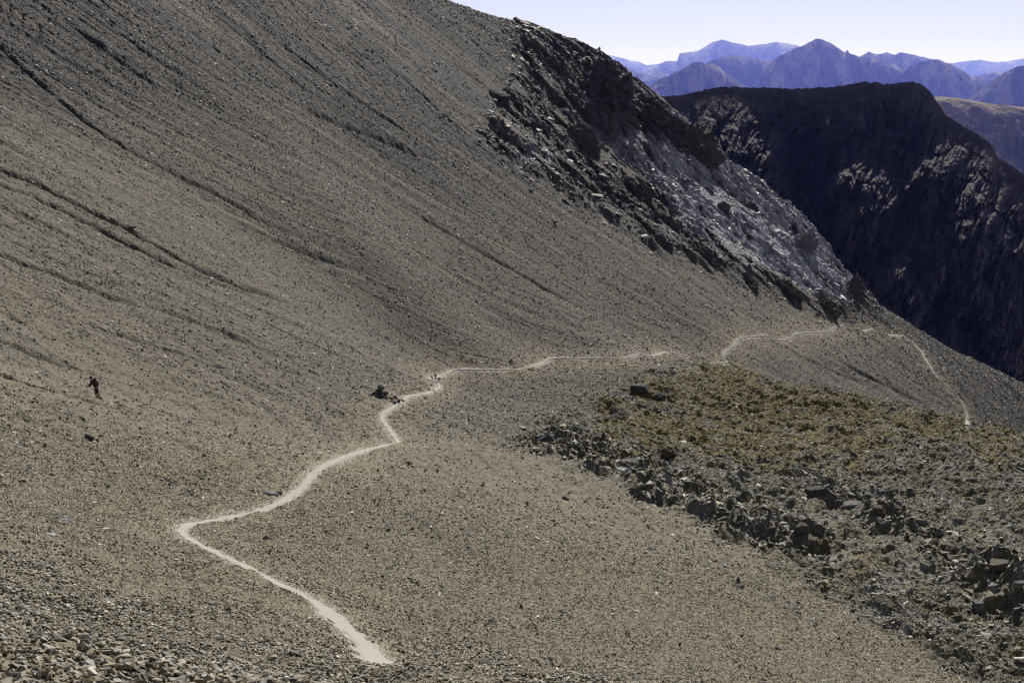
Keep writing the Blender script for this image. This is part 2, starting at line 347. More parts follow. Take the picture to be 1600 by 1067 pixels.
# ------------------------------------------------------------------ mesh helpers
def mesh_obj(name, V, Fc, mat, col=None, smooth=False, kind=None, parent=None, loc=None):
    V = np.ascontiguousarray(V, np.float32); Fc = np.ascontiguousarray(Fc, np.int32); k = Fc.shape[1]
    me = bpy.data.meshes.new(name)
    me.vertices.add(len(V)); me.vertices.foreach_set("co", V.ravel())
    me.loops.add(Fc.size); me.loops.foreach_set("vertex_index", Fc.ravel())
    me.polygons.add(len(Fc)); me.polygons.foreach_set("loop_start", np.arange(0, Fc.size, k, dtype=np.int32))
    me.polygons.foreach_set("loop_total", np.full(len(Fc), k, np.int32))
    me.polygons.foreach_set("use_smooth", np.full(len(Fc), smooth))
    me.update(calc_edges=True)
    if col is not None:
        at = me.color_attributes.new("tint", 'FLOAT_COLOR', 'POINT')
        c4 = np.ones((len(V), 4), np.float32); c4[:, :3] = col
        at.data.foreach_set("color", c4.ravel())
    me.materials.append(mat)
    o = bpy.data.objects.new(name, me); sc.collection.objects.link(o)
    if kind: o["kind"] = kind
    if parent: o.parent = parent
    if loc is not None: o.location = loc
    return o
def tag(o, label, cat, group=None):
    o["label"] = label; o["category"] = cat
    if group: o["group"] = group
    return o
def mat_rock(name, base=None, scales=((9, .02),), rough=0.93, var=0.35, varscale=6.0, spec=0.25):
    """rock or soil: own tint x fine mottling, bumps of broken stone"""
    m = bpy.data.materials.new(name); m.use_nodes = True; n = m.node_tree; n.nodes.clear()
    out = n.nodes.new("ShaderNodeOutputMaterial"); bs = n.nodes.new("ShaderNodeBsdfPrincipled")
    bs.inputs["Roughness"].default_value = rough; bs.inputs["Specular IOR Level"].default_value = spec
    n.links.new(bs.outputs[0], out.inputs[0])
    geo = n.nodes.new("ShaderNodeTexCoord")
    if base is None:
        at = n.nodes.new("ShaderNodeAttribute"); at.attribute_name = "tint"; src = at.outputs["Color"]
    else:
        rgb = n.nodes.new("ShaderNodeRGB"); rgb.outputs[0].default_value = (*base, 1); src = rgb.outputs[0]
    no = n.nodes.new("ShaderNodeTexNoise"); no.inputs["Scale"].default_value = varscale; no.inputs["Detail"].default_value = 6; no.inputs["Roughness"].default_value = 0.7
    n.links.new(geo.outputs["Object"], no.inputs["Vector"])
    mr = n.nodes.new("ShaderNodeMapRange"); mr.inputs[1].default_value = 0.3; mr.inputs[2].default_value = 0.7; mr.inputs[3].default_value = 1 - var; mr.inputs[4].default_value = 1 + var
    n.links.new(no.outputs[0], mr.inputs[0])
    mx = n.nodes.new("ShaderNodeMix"); mx.data_type = 'RGBA'; mx.blend_type = 'MULTIPLY'; mx.inputs[0].default_value = 1
    n.links.new(src, mx.inputs[6]); n.links.new(mr.outputs[0], mx.inputs[7]); n.links.new(mx.outputs[2], bs.inputs["Base Color"])
    prev = None
    for s, d in scales:
        vo = n.nodes.new("ShaderNodeTexVoronoi"); vo.inputs["Scale"].default_value = s; n.links.new(geo.outputs["Object"], vo.inputs["Vector"])
        bu = n.nodes.new("ShaderNodeBump"); bu.inputs["Strength"].default_value = 1.0; bu.inputs["Distance"].default_value = d; bu.invert = True
        n.links.new(vo.outputs["Distance"], bu.inputs["Height"])
        if prev is not None: n.links.new(prev.outputs[0], bu.inputs["Normal"])
        prev = bu
    if prev is not None: n.links.new(prev.outputs[0], bs.inputs["Normal"])
    return m
MAT_ground = mat_rock("scree_ground", scales=((14, .03), (5, .06)), varscale=9)
MAT_knoll = mat_rock("knoll_ground", scales=((7, .05), (2.5, .12)), varscale=4)
MAT_ridge = mat_rock("ridge_rock", scales=((1.6, .16),), varscale=1.2, var=0.3)
MAT_trail = mat_rock("trail_dust", base=(0.30, 0.287, 0.258), scales=((22, .012),), var=0.16, varscale=5)
MAT_stone = mat_rock("loose_stone", scales=(), var=0.25, varscale=14, spec=0.5, rough=0.68)

# ------------------------------------------------------------------ ground objects
nr, na = X.shape
idx = np.arange(nr * na).reshape(nr, na)
quads = np.stack([idx[:-1, :-1], idx[:-1, 1:], idx[1:, 1:], idx[1:, :-1]], -1).reshape(-1, 4)
quads = quads[:, ::-1] if False else quads
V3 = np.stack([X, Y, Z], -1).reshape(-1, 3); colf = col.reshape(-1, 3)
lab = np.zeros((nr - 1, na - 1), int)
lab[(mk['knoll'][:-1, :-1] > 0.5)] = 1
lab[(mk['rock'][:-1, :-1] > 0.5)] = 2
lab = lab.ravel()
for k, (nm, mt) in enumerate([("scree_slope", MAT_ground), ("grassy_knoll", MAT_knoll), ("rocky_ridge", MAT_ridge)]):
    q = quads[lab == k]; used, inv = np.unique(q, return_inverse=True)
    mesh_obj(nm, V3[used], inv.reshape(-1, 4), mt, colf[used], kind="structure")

# the path: a worn strip that swells just above the gravel and dips under it at ragged edges
TV, TF, off = [], [], 0
for tk, t in enumerate(trails):
    tt = t.copy(); d = np.gradient(tt[:, :2], axis=0); d /= np.linalg.norm(d, axis=1, keepdims=True) + 1e-9
    nrm = np.stack([-d[:, 1], d[:, 0]], 1); rad = np.hypot(tt[:, 0], tt[:, 1])
    us = np.linspace(-1.5, 1.5, 15)
    hw = (0.25 + 0.0001 * rad + 0.18 * np.exp(-((rad - 30) / 13) ** 2) - 0.11 * sstep(105, 180, rad) + (0.16 if tk >= 2 else 0.0)) * (1 + 0.28 * perlin(np.arange(len(tt)) / 7.0, np.zeros(len(tt)) + .5, 5))
    gx = tt[:, None, 0] + nrm[:, None, 0] * us[None] * hw[:, None]; gy = tt[:, None, 1] + nrm[:, None, 1] * us[None] * hw[:, None]
    sg = np.hypot(gx, gy) / 1422
    gz = hfull(gx, gy) + 0.05 + 0.5 * sg - (0.12 + 1.0 * sg) * sstep(0.55, 1.45, np.abs(us)[None] + 0.55 * perlin(gx / 0.7, gy / 0.7, 9) + 0.45 * perlin(gx / .16, gy / .16, 10))
    n0 = len(tt); ii = np.arange(n0 * 15).reshape(n0, 15)
    TF.append(np.stack([ii[:-1, :-1], ii[:-1, 1:], ii[1:, 1:], ii[1:, :-1]], -1).reshape(-1, 4) + off); off += n0 * 15
    TV.append(np.stack([gx, gy, gz], -1).reshape(-1, 3))
mesh_obj("trail_path", np.concatenate(TV), np.concatenate(TF), MAT_trail, kind="structure")

# ------------------------------------------------------------------ stones
def hull_template(nv, dims, seed):
    r = random.Random(seed); bm = bmesh.new()
    for i in range(nv):
        v = Vector((r.uniform(-1, 1), r.uniform(-1, 1), r.uniform(-1, 1)))
        mxx = max(abs(c) for c in v); v = v / mxx * r.uniform(.75, 1)
        bm.verts.new((v.x * dims[0] / 2, v.y * dims[1] / 2, v.z * dims[2] / 2))
    res = bmesh.ops.convex_hull(bm, input=bm.verts)
    bmesh.ops.delete(bm, geom=[v for v in bm.verts if not v.link_faces], context='VERTS')
    bmesh.ops.triangulate(bm, faces=bm.faces); bm.verts.index_update()
    bmesh.ops.recalc_face_normals(bm, faces=bm.faces)
    V = np.array([v.co[:] for v in bm.verts]); Fc = np.array([[v.index for v in f.verts] for f in bm.faces]); bm.free()
    return V, Fc
T_near = [hull_template(18, (1, .72, .36 + .05 * (i % 4)), i) for i in range(12)]
T_mid = [hull_template(11, (1, .72, .40 + .05 * (i % 3)), 150 + i) for i in range(12)]
T_far = [hull_template(8, (1, .7, .42), 50 + i) for i in range(10)]
def scatter(name, x, y, size, colr, templates, tilt=0.35, sink=0.2, label=None, cat=None):
    z = hfull(x, y); n = len(x); e = np.maximum(0.25, 1.5 * np.hypot(x, y) / 1422)
    gx = (hfull(x + e, y) - hfull(x - e, y)) / (2 * e); gy = (hfull(x, y + e) - hfull(x, y - e)) / (2 * e)
    gx = np.clip(gx, -1.2, 1.2); gy = np.clip(gy, -1.2, 1.2)
    up = np.stack([-gx, -gy, np.ones(n)], 1) + rng.normal(0, tilt, (n, 3)); up /= np.linalg.norm(up, axis=1, keepdims=True)
    a = rng.uniform(0, 2 * math.pi, n); tx = np.stack([np.cos(a), np.sin(a), np.zeros(n)], 1)
    ux = tx - up * (tx * up).sum(1, keepdims=True); ux /= np.linalg.norm(ux, axis=1, keepdims=True); uy = np.cross(up, ux)
    VV, FF, CC, off = [], [], [], 0; ti = rng.integers(0, len(templates), n)
    stretch = rng.uniform(0.75, 1.35, (n, 3))
    for k, (tv, tf) in enumerate(templates):
        s = np.nonzero(ti == k)[0]
        if len(s) == 0: continue
        L = tv[None] * size[s][:, None, None] * stretch[s][:, None]
        W = L[..., :1] * ux[s][:, None] + L[..., 1:2] * uy[s][:, None] + L[..., 2:] * up[s][:, None]
        W += np.stack([x[s], y[s], z[s] + size[s] * sink], 1)[:, None]
        VV.append(W.reshape(-1, 3)); FF.append((tf[None] + (np.arange(len(s)) * len(tv))[:, None, None]).reshape(-1, 3) + off)
        CC.append(np.repeat(colr[s], len(tv), 0)); off += len(s) * len(tv)
    o = mesh_obj(name, np.concatenate(VV), np.concatenate(FF), MAT_stone, np.concatenate(CC), kind="stuff")
    if label: tag(o, label, cat)
    return o
def grab(x, y, T): return hfull(x, y, T)
def sample(n, lo, hi):
    """spread over azimuth and over rows: denser close by"""
    r0 = np.interp(math.log(lo), rl, np.arange(NROW)); r1 = np.interp(math.log(hi), rl, np.arange(NROW))
    r = np.exp(np.interp(rng.uniform(r0, r1, n), np.arange(NROW), rl)); a = rng.uniform(R(-22), R(22), n)
    return r * np.sin(a), r * np.cos(a), r
PAL = 0.58 * np.array([(0.30,0.283,0.215),(0.37,0.35,0.27),(0.23,0.217,0.165),(0.33,0.275,0.14),(0.14,0.132,0.112),(0.66,0.64,0.57),(0.27,0.22,0.10)])
PW = [.21,.18,.16,.15,.15,.09,.06]
def stone_cols(x, y, mixw=0.6):
    n = len(x); c = PAL[rng.choice(len(PAL), n, p=PW)] * rng.lognormal(-0.07, 0.5, (n, 1))
    g = np.stack([grab(x, y, col[..., k]) for k in range(3)], 1)
    lum = g.mean(1, keepdims=True) / 0.143
    return np.clip(c * (1 - mixw) * np.clip(lum, .25, 1.6) + g * mixw * rng.uniform(.55, 1.7, (n, 1)), 0.015, 0.8)
def keep(x, y, cond): return x[cond], y[cond]
# near scree, big enough to see each stone
x, y, r = sample(400000, 9, 92); td = grab(x, y, tdist); tw_ = 0.30 + .0004 * r
fb = perlin(x / 2.6, y / 2.6, 71)
c = (td > (tw_ + 0.2 * np.exp(-((r - 30) / 13) ** 2)) * rng.uniform(0.7, 2.0, len(x))) | (rng.random(len(x)) < 0.10); x, y = keep(x, y, c); r = np.hypot(x, y); fb = fb[c]
coarse = 0.66 + 0.12 * np.exp(-(r / 20) ** 2) + 0.5 * fb
size = np.maximum(0.06 * rng.lognormal(0, 0.55, len(x)) * coarse, 1.5 * r / 1422)
size = np.minimum(size, np.maximum(np.where(rng.random(len(x)) < 0.03, 0.17, 0.105), 1.6 * r / 1422)); sc_ = stone_cols(x, y, 0.4)
fade = rng.random(len(x)) > sstep(56, 90, r); nr_ = r < 34; md_ = (r >= 34) & fade
scatter("scree_pebbles", x[md_], y[md_], size[md_], sc_[md_], T_mid, 0.5, label="small ochre and grey stones covering the middle scree around the trail", cat="scree")
scatter("scree_stones", x[nr_], y[nr_], size[nr_], sc_[nr_], T_near, 0.5, label="loose grey and ochre stones covering the near scree", cat="scree")
# middle and far scree
x, y, r = sample(580000, 48, 470); td = grab(x, y, tdist); tw_ = 0.30 + .0004 * r
kmask = grab(x, y, mk['knoll']); rm = grab(x, y, mk['rock']); bd = grab(x, y, band); rdd = grab(x, y, rd)
c = (rng.random(len(x)) < (0.15 + 0.85 * sstep(50, 86, r)) * (0.45 + 0.55 * bd) * (1 - 0.85 * rdd) * (1 - 0.6 * grab(x, y, thin))) & (td > tw_ * rng.uniform(0.9, 2.6, len(x))) & (kmask < .5) & (rm < .5); x, y = keep(x, y, c); r = np.hypot(x, y)
size = np.maximum(0.09 * rng.lognormal(0, 0.5, len(x)), r / 1422 * rng.lognormal(0.35, 0.45, len(x)))
size = np.minimum(size, np.maximum(0.3, 2.7 * r / 1422))
cc = stone_cols(x, y, 0.6); br = rng.random(len(x)) < 0.075; cc[br] = np.array((0.46, 0.46, 0.45)) * rng.uniform(.8, 1.1, (br.sum(), 1))  # a random share is coloured bright to stand in for sun glints
scatter("scree_gravel", x, y, size, cc, T_far, 0.5, 0.14, "fine gravel and shards covering the far scree", "scree")
# rubble on the knoll
x, y, r = sample(230000, 40, 262); kmask = grab(x, y, mk['knoll']); lg = grab(x, y, mk['ledge'])
c = kmask > rng.uniform(0.0, 0.65, len(x)) ** 1.3; x, y = keep(x, y, c); r = np.hypot(x, y); lg = lg[c]
size = np.maximum((0.13 + 0.20 * lg) * rng.lognormal(0, 0.6, len(x)), 1.5 * r / 1422)
scatter("knoll_rubble", x, y, np.minimum(size, 0.8), stone_cols(x, y, 0.45), T_far, 0.33, 0.06, "broken slabs and rubble strewn over the knoll", "rubble")
# shattered rock of the spur
x, y, r = sample(100000, 235, 470); rm = grab(x, y, mk['rock']); c = rm > rng.uniform(0.02, 0.6, len(x)); x, y = keep(x, y, c); r = np.hypot(x, y)
size = np.maximum(0.6 * rng.lognormal(0, 0.6, len(x)), 1.6 * r / 1422)
scatter("ridge_rubble", x, y, np.minimum(size, 2.4), stone_cols(x, y, 0.9), T_far, 0.24, 0.0, "shattered blocks and slabs littering the rocky spur", "rubble")

# ------------------------------------------------------------------ grass tussocks on the knoll
x, y, r = sample(60000, 60, 262); g = grab(x, y, gr) * grab(x, y, mk['knoll']) * (0.12 + 0.88 * grab(x, y, mk['grass']))
c = g > rng.uniform(0.2, 1.2, len(x)); x, y = keep(x, y, c); x, y = x[:16000], y[:16000]; n = len(x); z = hfull(x, y)
NB = 9
a = rng.uniform(0, 2 * math.pi, (n, NB)); rad = rng.uniform(0.02, 0.3, (n, NB)); hgt = rng.uniform(0.05, 0.15, (n, NB)); lean = rng.uniform(0.05, 0.2, (n, NB))
bx = x[:, None] + np.cos(a) * rad; by = y[:, None] + np.sin(a) * rad; wd = 0.045 + 0.0 * a
p0 = np.stack([bx - np.sin(a) * wd, by + np.cos(a) * wd, np.broadcast_to(z[:, None] - .03, a.shape)], -1)
p1 = np.stack([bx + np.sin(a) * wd, by - np.cos(a) * wd, np.broadcast_to(z[:, None] - .03, a.shape)], -1)
p2 = np.stack([bx + np.cos(a) * lean, by + np.sin(a) * lean, z[:, None] + hgt], -1)
GV = np.stack([p0, p1, p2], 2).reshape(-1, 3); GF = np.arange(len(GV)).reshape(-1, 3)
gc = np.array([(0.17,0.15,0.02),(0.22,0.18,0.03),(0.12,0.12,0.02),(0.27,0.20,0.045)])[rng.integers(0, 4, n)]
MAT_grass = mat_rock("dry_grass", scales=(), var=0.2, varscale=3, rough=0.8)
tag(mesh_obj("alpine_grass", GV, GF, MAT_grass, np.repeat(gc, NB * 3, 0), kind="stuff"), "yellow green alpine grass tussocks on the knoll", "grass")

# ------------------------------------------------------------------ single rocks
def icoverts(sub):
    bm = bmesh.new(); bmesh.ops.create_icosphere(bm, subdivisions=sub, radius=1); bm.verts.index_update()
    V = np.array([v.co[:] for v in bm.verts]); Fc = np.array([[v.index for v in f.verts] for f in bm.faces]); bm.free(); return V, Fc
ICO = {s: icoverts(s) for s in (3, 4, 5)}
def n3(p, s, seed):
    return (perlin(p[:, 0] * s + p[:, 2] * s * .71, p[:, 1] * s, seed) + perlin(p[:, 1] * s + 7, p[:, 2] * s - p[:, 0] * s * .6, seed + 1)) * 0.5
def rock_shape(dims, seed, nplanes=16, rough=0.05, sub=4, boxy=0.0, strata=0.0):
    """a faceted boulder: directions cut by random planes, then chipped"""
    r = np.random.default_rng(seed); V, Fc = ICO[sub]
    nn = r.normal(size=(nplanes, 3)); nn /= np.linalg.norm(nn, axis=1, keepdims=True); dd = r.uniform(0.62, 0.95, nplanes)
    if boxy:
        bx = np.array([(1,0,0),(-1,0,0),(0,1,0),(0,-1,0),(0,0,1),(0,0,-1)], float) + r.normal(0, 0.14, (6, 3)); bx /= np.linalg.norm(bx, axis=1, keepdims=True)
        nn = np.concatenate([nn, bx]); dd = np.concatenate([dd, r.uniform(0.5, 0.66, 6)])
    dt = V @ nn.T; rad = np.where(dt > 0.05, dd[None] / np.maximum(dt, 0.05), 9).min(1); rad = np.minimum(rad, 1.15)
    p = V * rad[:, None]
    p = p * (1 + rough * (2.2 * n3(p + seed, 2.2, 3)[:, None] + 1.3 * n3(p + seed, 5.5, 5)[:, None] + 0.8 * n3(p - seed, 12, 7)[:, None]))
    if strata:
        s = (p[:, 2] + 0.25 * p[:, 0] + 0.08 * n3(p, 2, 8)) * 7; f = s - np.floor(s)
        k = 1 - strata * (1 - sstep(0, .35, f)) - strata * 0.7 * (hsh(np.floor(s), np.zeros(len(s)), seed) / 65536.0)
        p[:, 0] *= k; p[:, 1] *= k
        c = np.floor((p[:, 0] * 5 + 0.4 * n3(p, 3, 2))); p[:, 1] *= 1 - strata * 0.6 * (hsh(c, np.floor(s), seed + 3) / 65536.0)
    return p * np.array(dims)[None] / 2, Fc
ROCKMATS = {}
def rmat(base):
    if base not in ROCKMATS: ROCKMATS[base] = mat_rock("rock_%d" % len(ROCKMATS), base=base, scales=((3.5, .05),), var=0.35, varscale=2.5)
    return ROCKMATS[base]
CM = {}
def cmat(base):
    if base not in CM: CM[base] = mat_rock('outcrop_rock', base=base, scales=((1.1, .25), (0.4, .5)), var=0.4, varscale=0.7)
    return CM[base]
def place_rock(name, px, py, wpx, hpx, seed, base, label, cat, group=None, depth=0.8, yaw=None, tilt=(0, 0), sink=0.3, mind=6, hk=1.15, **kw):
    p = cast(px, py + hpx * 0.35, mind); d = p[1]; s = d / F_PX
    dims = (wpx * s, wpx * s * depth, hpx * s * hk)
    V, Fc = rock_shape(dims, seed, **kw)
    z = float(hfull(np.array([p[0]]), np.array([p[1]]))[0])
    o = mesh_obj(name, V, Fc, rmat(base) if cat == 'boulder' else cmat(base), None)
    o.location = (p[0], p[1], z + dims[2] * (0.5 - sink)); o.rotation_euler = (R(tilt[0]), R(tilt[1]), R(yaw if yaw is not None else (seed * 37) % 50 - 25))
    return tag(o, label, cat, group)
GREY, DARK, PALE, OCH, BRN, BLU = (0.13,0.127,0.12), (0.065,0.062,0.06), (0.34,0.335,0.31), (0.2,0.16,0.09), (0.09,0.078,0.06), (0.15,0.15,0.155)
B = [ # px, py, w, h, colour, label, extra
 (140,682,17,8,DARK,"dark flat boulder lying alone on the scree below the hiker",{}),
 (205,936,20,15,PALE,"pale whitish stone block, brightest in the lower left scree",{}),
 (103,818,32,6,BLU,"long thin bluish slab lying in scree at the left",dict(tilt=(0,14))),
 (24,868,15,6,PALE,"small pale flat stone near the left edge",{}),
 (82,846,16,6,PALE,"small pale stone left of the trail bend, under the long slab",{}),
 (393,769,15,6,OCH,"ochre bar-shaped stone beside the long pale splinter above the trail",dict(tilt=(0,12),depth=.5,boxy=1)),
 (424,774,32,5,BLU,"long pale splinter of rock above the trail",dict(tilt=(0,12),depth=.4)),
 (437,772,12,6,BRN,"brown stone behind the right end of the pale splinter",{}),
 (417,843,14,8,BRN,"dark brown rock just right of the trail bend",{}),
 (539,780,8,5,PALE,"small white stone below the curved stretch of trail",{}),
 (135,1005,18,15,PALE,"bright white rounded stone near the lower left corner",{}),
 (82,1056,38,16,BLU,"large bluish grey slab at the bottom left, left of the dark one",dict(tilt=(0,20))),
 (172,1066,46,18,(0.2,0.2,0.235),"dark bluish slab cut by the bottom edge",dict(tilt=(0,10))),
 (14,1052,44,16,GREY,"grey slab in the bottom left corner",dict(tilt=(0,16))),
 (160,1038,16,20,OCH,"tall ochre shard standing above the dark bottom slab",dict(tilt=(0,-15))),
 (136,1048,20,14,OCH,"ochre wedge of stone between the two bluish slabs",dict(tilt=(0,24))),
 (215,1044,22,10,BLU,"flat blue grey stone right of the tall ochre shard",{}),
 (452,1028,16,9,GREY,"grey chunk on the foreground brow left of the trail end",{}),
 (636,1050,16,8,GREY,"grey stone on the foreground brow right of the trail end",{}),
 (757,1052,34,11,DARK,"dark flat slab at the bottom centre",{}),
 (425,1063,14,10,OCH,"yellowish stone at the bottom edge left of centre",{}),
 (883,773,13,8,DARK,"small dark rock on the scree left of the knoll's foot",{}),
 (916,836,13,6,OCH,"yellow stone alone on the smooth scree at centre right",dict(tilt=(0,15))),
 (1074,880,22,8,BRN,"brown slab on the scree left of the standing stone",{}),
 (1153,905,9,19,DARK,"narrow dark standing stone upright on the scree",dict(boxy=1,sink=.15)),
 (1154,918,20,9,DARK,"dark rock at the foot of the standing stone",{}),
 (1219,1010,18,8,GREY,"grey slab on the pale scree at the lower right",dict(tilt=(0,20))),
 (1252,831,34,32,BRN,"big brown boulder below the knoll's lower ledge",dict(boxy=1)),
 (1110,787,30,30,DARK,"dark overhanging block at the foot of the knoll",dict(boxy=1)),
 (1203,838,16,9,BLU,"bluish rock left of the big brown boulder",{}),
 (834,688,42,20,(0.3,0.3,0.31),"big pale grey boulder at the left tip of the knoll",dict(boxy=1)),
 (855,678,30,22,DARK,"darker boulder leaning on the pale one at the knoll's tip",{}),
 (878,700,30,16,BRN,"brown boulder low on the knoll's left tip",{}),
 (812,684,18,10,DARK,"small dark rock at the very left tip of the knoll",{}),
 (1000,606,42,18,DARK,"largest dark crag near the knoll's grassy top",dict(boxy=1)),
 (1030,618,24,12,DARK,"smaller dark crag right of the largest crag on the knoll",{}),
 (962,656,36,14,BRN,"brown ledge boulder in the middle of the knoll's left flank",{}),
 (985,722,40,20,GREY,"grey boulder on the rubble above the knoll's foot",{}),
 (960,716,24,18,DARK,"dark boulder left of the grey one above the knoll's foot",{}),
 (1045,712,34,20,BRN,"brown boulder right of the grey one above the knoll's foot",{}),
 (970,735,26,14,(0.32,0.32,0.33),"pale boulder below the grey one at the knoll's foot",{}),
 (1022,752,26,18,DARK,"dark boulder at the knoll's foot left of the overhanging block",{}),
 (1130,720,30,16,DARK,"dark boulder in the rubble in the middle of the knoll",{}),
 (1182,738,20,12,GREY,"grey boulder in the rubble right of the middle of the knoll",{}),
 (1272,776,44,22,DARK,"leftmost dark block of the knoll's upper rock step",dict(boxy=1)),
 (1330,798,46,22,GREY,"grey block in the knoll's upper rock step",dict(boxy=1)),
 (1372,812,34,20,BRN,"brown block in the knoll's upper rock step",dict(boxy=1)),
 (1436,822,32,20,GREY,"grey block where the knoll's rock step narrows",dict(boxy=1)),
 (1472,834,26,18,DARK,"dark block right of the narrow part of the rock step",{}),
 (1505,868,30,24,GREY,"grey block above the knoll's right crag",dict(boxy=1)),
 (1560,893,52,36,BRN,"broad brown crag at the right end of the knoll",dict(boxy=1)),
 (1592,910,34,36,GREY,"grey crag at the right edge of the knoll",dict(boxy=1)),
 (1530,935,30,32,GREY,"isolated grey block below the right crag",dict(boxy=1)),
 (1420,925,14,12,BLU,"bluish stone on the slope below the rock step",{}),
 (1338,868,20,10,BRN,"brown rock under the middle of the rock step",{}),
 (866,349,12,4,DARK,"dark rock high on the scree under the spur",{}),
 (1130,333,30,18,DARK,"dark rock in the pale slab band below the cliffs",{}),
 (206,357,14,4,DARK,"dark rock beside the twin gullies at the left",{}),
 (677,610,7,4,DARK,"small dark rock beside the trail under the small cairn",{}),
]
for i, (px, py, w_, h_, base, lb, ex) in enumerate(B):
    place_rock("boulder", px, py, w_, h_, 100 + i, base, lb, "boulder", sub=4 if w_ > 12 else 3, rough=0.06, **ex)

# rock outcrops of the spur
CR = [
 (948,128,120,74,DARK,"large dark cliff on the skyline of the spur",0),
 (1005,165,70,50,(0.07,0.062,0.053),"stepped dark cliff right of the large skyline cliff",0),
 (1080,212,86,66,(0.075,0.066,0.055),"dark overhanging cliff above the white slabs",0),
 (1040,190,60,44,DARK,"dark rock step left of the overhanging cliff",0),
 (868,90,70,36,DARK,"dark outcrop left of the large skyline cliff",0),
 (905,218,86,44,(0.07,0.062,0.053),"dark outcrop low on the spur under the large cliff",0),
 (845,205,50,24,DARK,"low dark outcrop left of the one under the large cliff",0),
 (780,150,56,26,DARK,"low dark outcrop where scree meets the spur",0),
 (990,292,66,44,DARK,"dark broken outcrop left of the white slabs",0),
 (940,280,56,26,DARK,"low dark outcrop on the lower left edge of the spur",0),
 (1165,315,56,26,DARK,"dark rib in the middle of the white slabs",0),
 (1255,375,40,46,(0.15,0.15,0.16),"grey tower on the right skyline of the spur",0),
 (1332,442,46,48,(0.07,0.064,0.055),"dark crag at the lower end of the skyline",0),
 (1288,478,62,30,BRN,"brown outcrop above the trail at the spur's foot",0),
 (1232,452,60,26,BRN,"brown outcrop left of the one above the trail",0),
 (1168,436,64,22,DARK,"low dark outcrop along the foot of the white slabs",0),
 (1100,398,64,24,DARK,"dark outcrop at the left foot of the white slabs",0),
 (1040,345,60,30,DARK,"dark outcrop between the scree and white slabs",0),
]
for i, (px, py, w_, h_, base, lb, yw) in enumerate(CR):
    place_rock("rock_outcrop", px, py, w_, h_, 300 + i, base, lb, "rock outcrop", sub=5, rough=0.19, boxy=0, strata=0.12, mind=200, nplanes=22, **(dict(depth=1.1, yaw=-25, tilt=(-4, 24), sink=0.55, hk=1.35) if i in (0, 1, 2, 11, 12) else dict(depth=0.55, yaw=-40 + (i * 7) % 12, tilt=(8, 34), sink=0.62, hk=1.3)))

# cairns: heaps of stacked stones
def cairn(px, py, wpx, hpx, seed, label, n=16):
    p = cast(px, py + hpx * 0.5); s = p[1] / F_PX; W, H = wpx * s, hpx * s
    root = bpy.data.objects.new("cairn", None); sc.collection.objects.link(root)
    root.location = (p[0], p[1], float(hfull(p[:1], p[1:2])[0])); tag(root, label, "cairn", "cairns beside the trail")
    r = random.Random(seed)
    for k in range(n):
        t = k / (n - 1); lvl = t ** 1.3 * 0.86; spread = (1 - t) ** 0.8 * 0.45
        sz = H * (0.42 - 0.14 * t)
        V, Fc = rock_shape((sz * 1.5, sz * 1.2, sz * 0.9), seed * 50 + k, sub=3, rough=0.05)
        o = mesh_obj("stone", V, Fc, rmat(DARK if k % 3 else GREY), parent=root)
        o.location = (r.uniform(-1, 1) * W * spread, r.uniform(-1, 1) * W * spread * .7, lvl * H + sz * .1); o.rotation_euler = (r.uniform(-.4, .4), r.uniform(-.4, .4), r.uniform(0, 6))
    return root
cairn(594, 611, 30, 22, 1, "tall pointed dark cairn of stacked stones beside the trail bend", 20)
cairn(616, 624, 34, 11, 2, "low scattered heap of stones right of the tall cairn", 14)
cairn(679, 588, 20, 10, 3, "small dark cairn on the inside of the trail's zigzag", 10)
cairn(800, 567, 19, 8, 4, "small dark cairn above the level stretch of trail", 10)

# ------------------------------------------------------------------ the hiker
exec_person = True
def skin_obj(name, pts, edges, radii, mat, parent, sub=1, root=0):
    me = bpy.data.meshes.new(name); me.from_pydata(pts, edges, []); me.update()
    o = bpy.data.objects.new(name, me); sc.collection.objects.link(o)
    md = o.modifiers.new("skin", 'SKIN'); md.use_smooth_shade = True
    if not me.skin_vertices: me.skin_vertices.new() if hasattr(me.skin_vertices, "new") else None
    if not me.skin_vertices:
        bm = bmesh.new(); bm.from_mesh(me); bm.verts.layers.skin.verify(); bm.to_mesh(me); bm.free()
    for i, rd_ in enumerate(radii):
        rr_ = rd_ if isinstance(rd_, tuple) else (rd_, rd_)
        me.skin_vertices[0].data[i].radius = rr_; me.skin_vertices[0].data[i].use_root = (i == root)
    s = o.modifiers.new("sub", 'SUBSURF'); s.levels = sub; s.render_levels = sub
    me.materials.append(mat)
    if parent: o.parent = parent
    return o
def cloth(name, c, rough=0.85):
    m = bpy.data.materials.new(name); m.use_nodes = True; b = m.node_tree.nodes["Principled BSDF"]; n = m.node_tree
    b.inputs["Roughness"].default_value = rough
    no = n.nodes.new("ShaderNodeTexNoise"); no.inputs["Scale"].default_value = 30
    mx = n.nodes.new("ShaderNodeMix"); mx.data_type = 'RGBA'; mx.inputs[6].default_value = (*[v * .75 for v in c], 1); mx.inputs[7].default_value = (*[min(1, v * 1.2) for v in c], 1)
    n.links.new(no.outputs[0], mx.inputs[0]); n.links.new(mx.outputs[2], b.inputs["Base Color"]); return m
M_skin = cloth("skin", (0.22, 0.12, 0.075), 0.55); M_shirt = cloth("dark_shirt", (0.022, 0.022, 0.028)); M_short = cloth("black_shorts", (0.018, 0.018, 0.02))
M_red = cloth("red_pack", (0.075, 0.006, 0.007), 0.6); M_shoe = cloth("shoe", (0.05, 0.05, 0.06)); M_sock = cloth("pale_sock", (0.45, 0.5, 0.55)); M_hair = cloth("hair", (0.02, 0.015, 0.012)); M_pole = cloth("pole_metal", (0.12, 0.12, 0.13), 0.4)
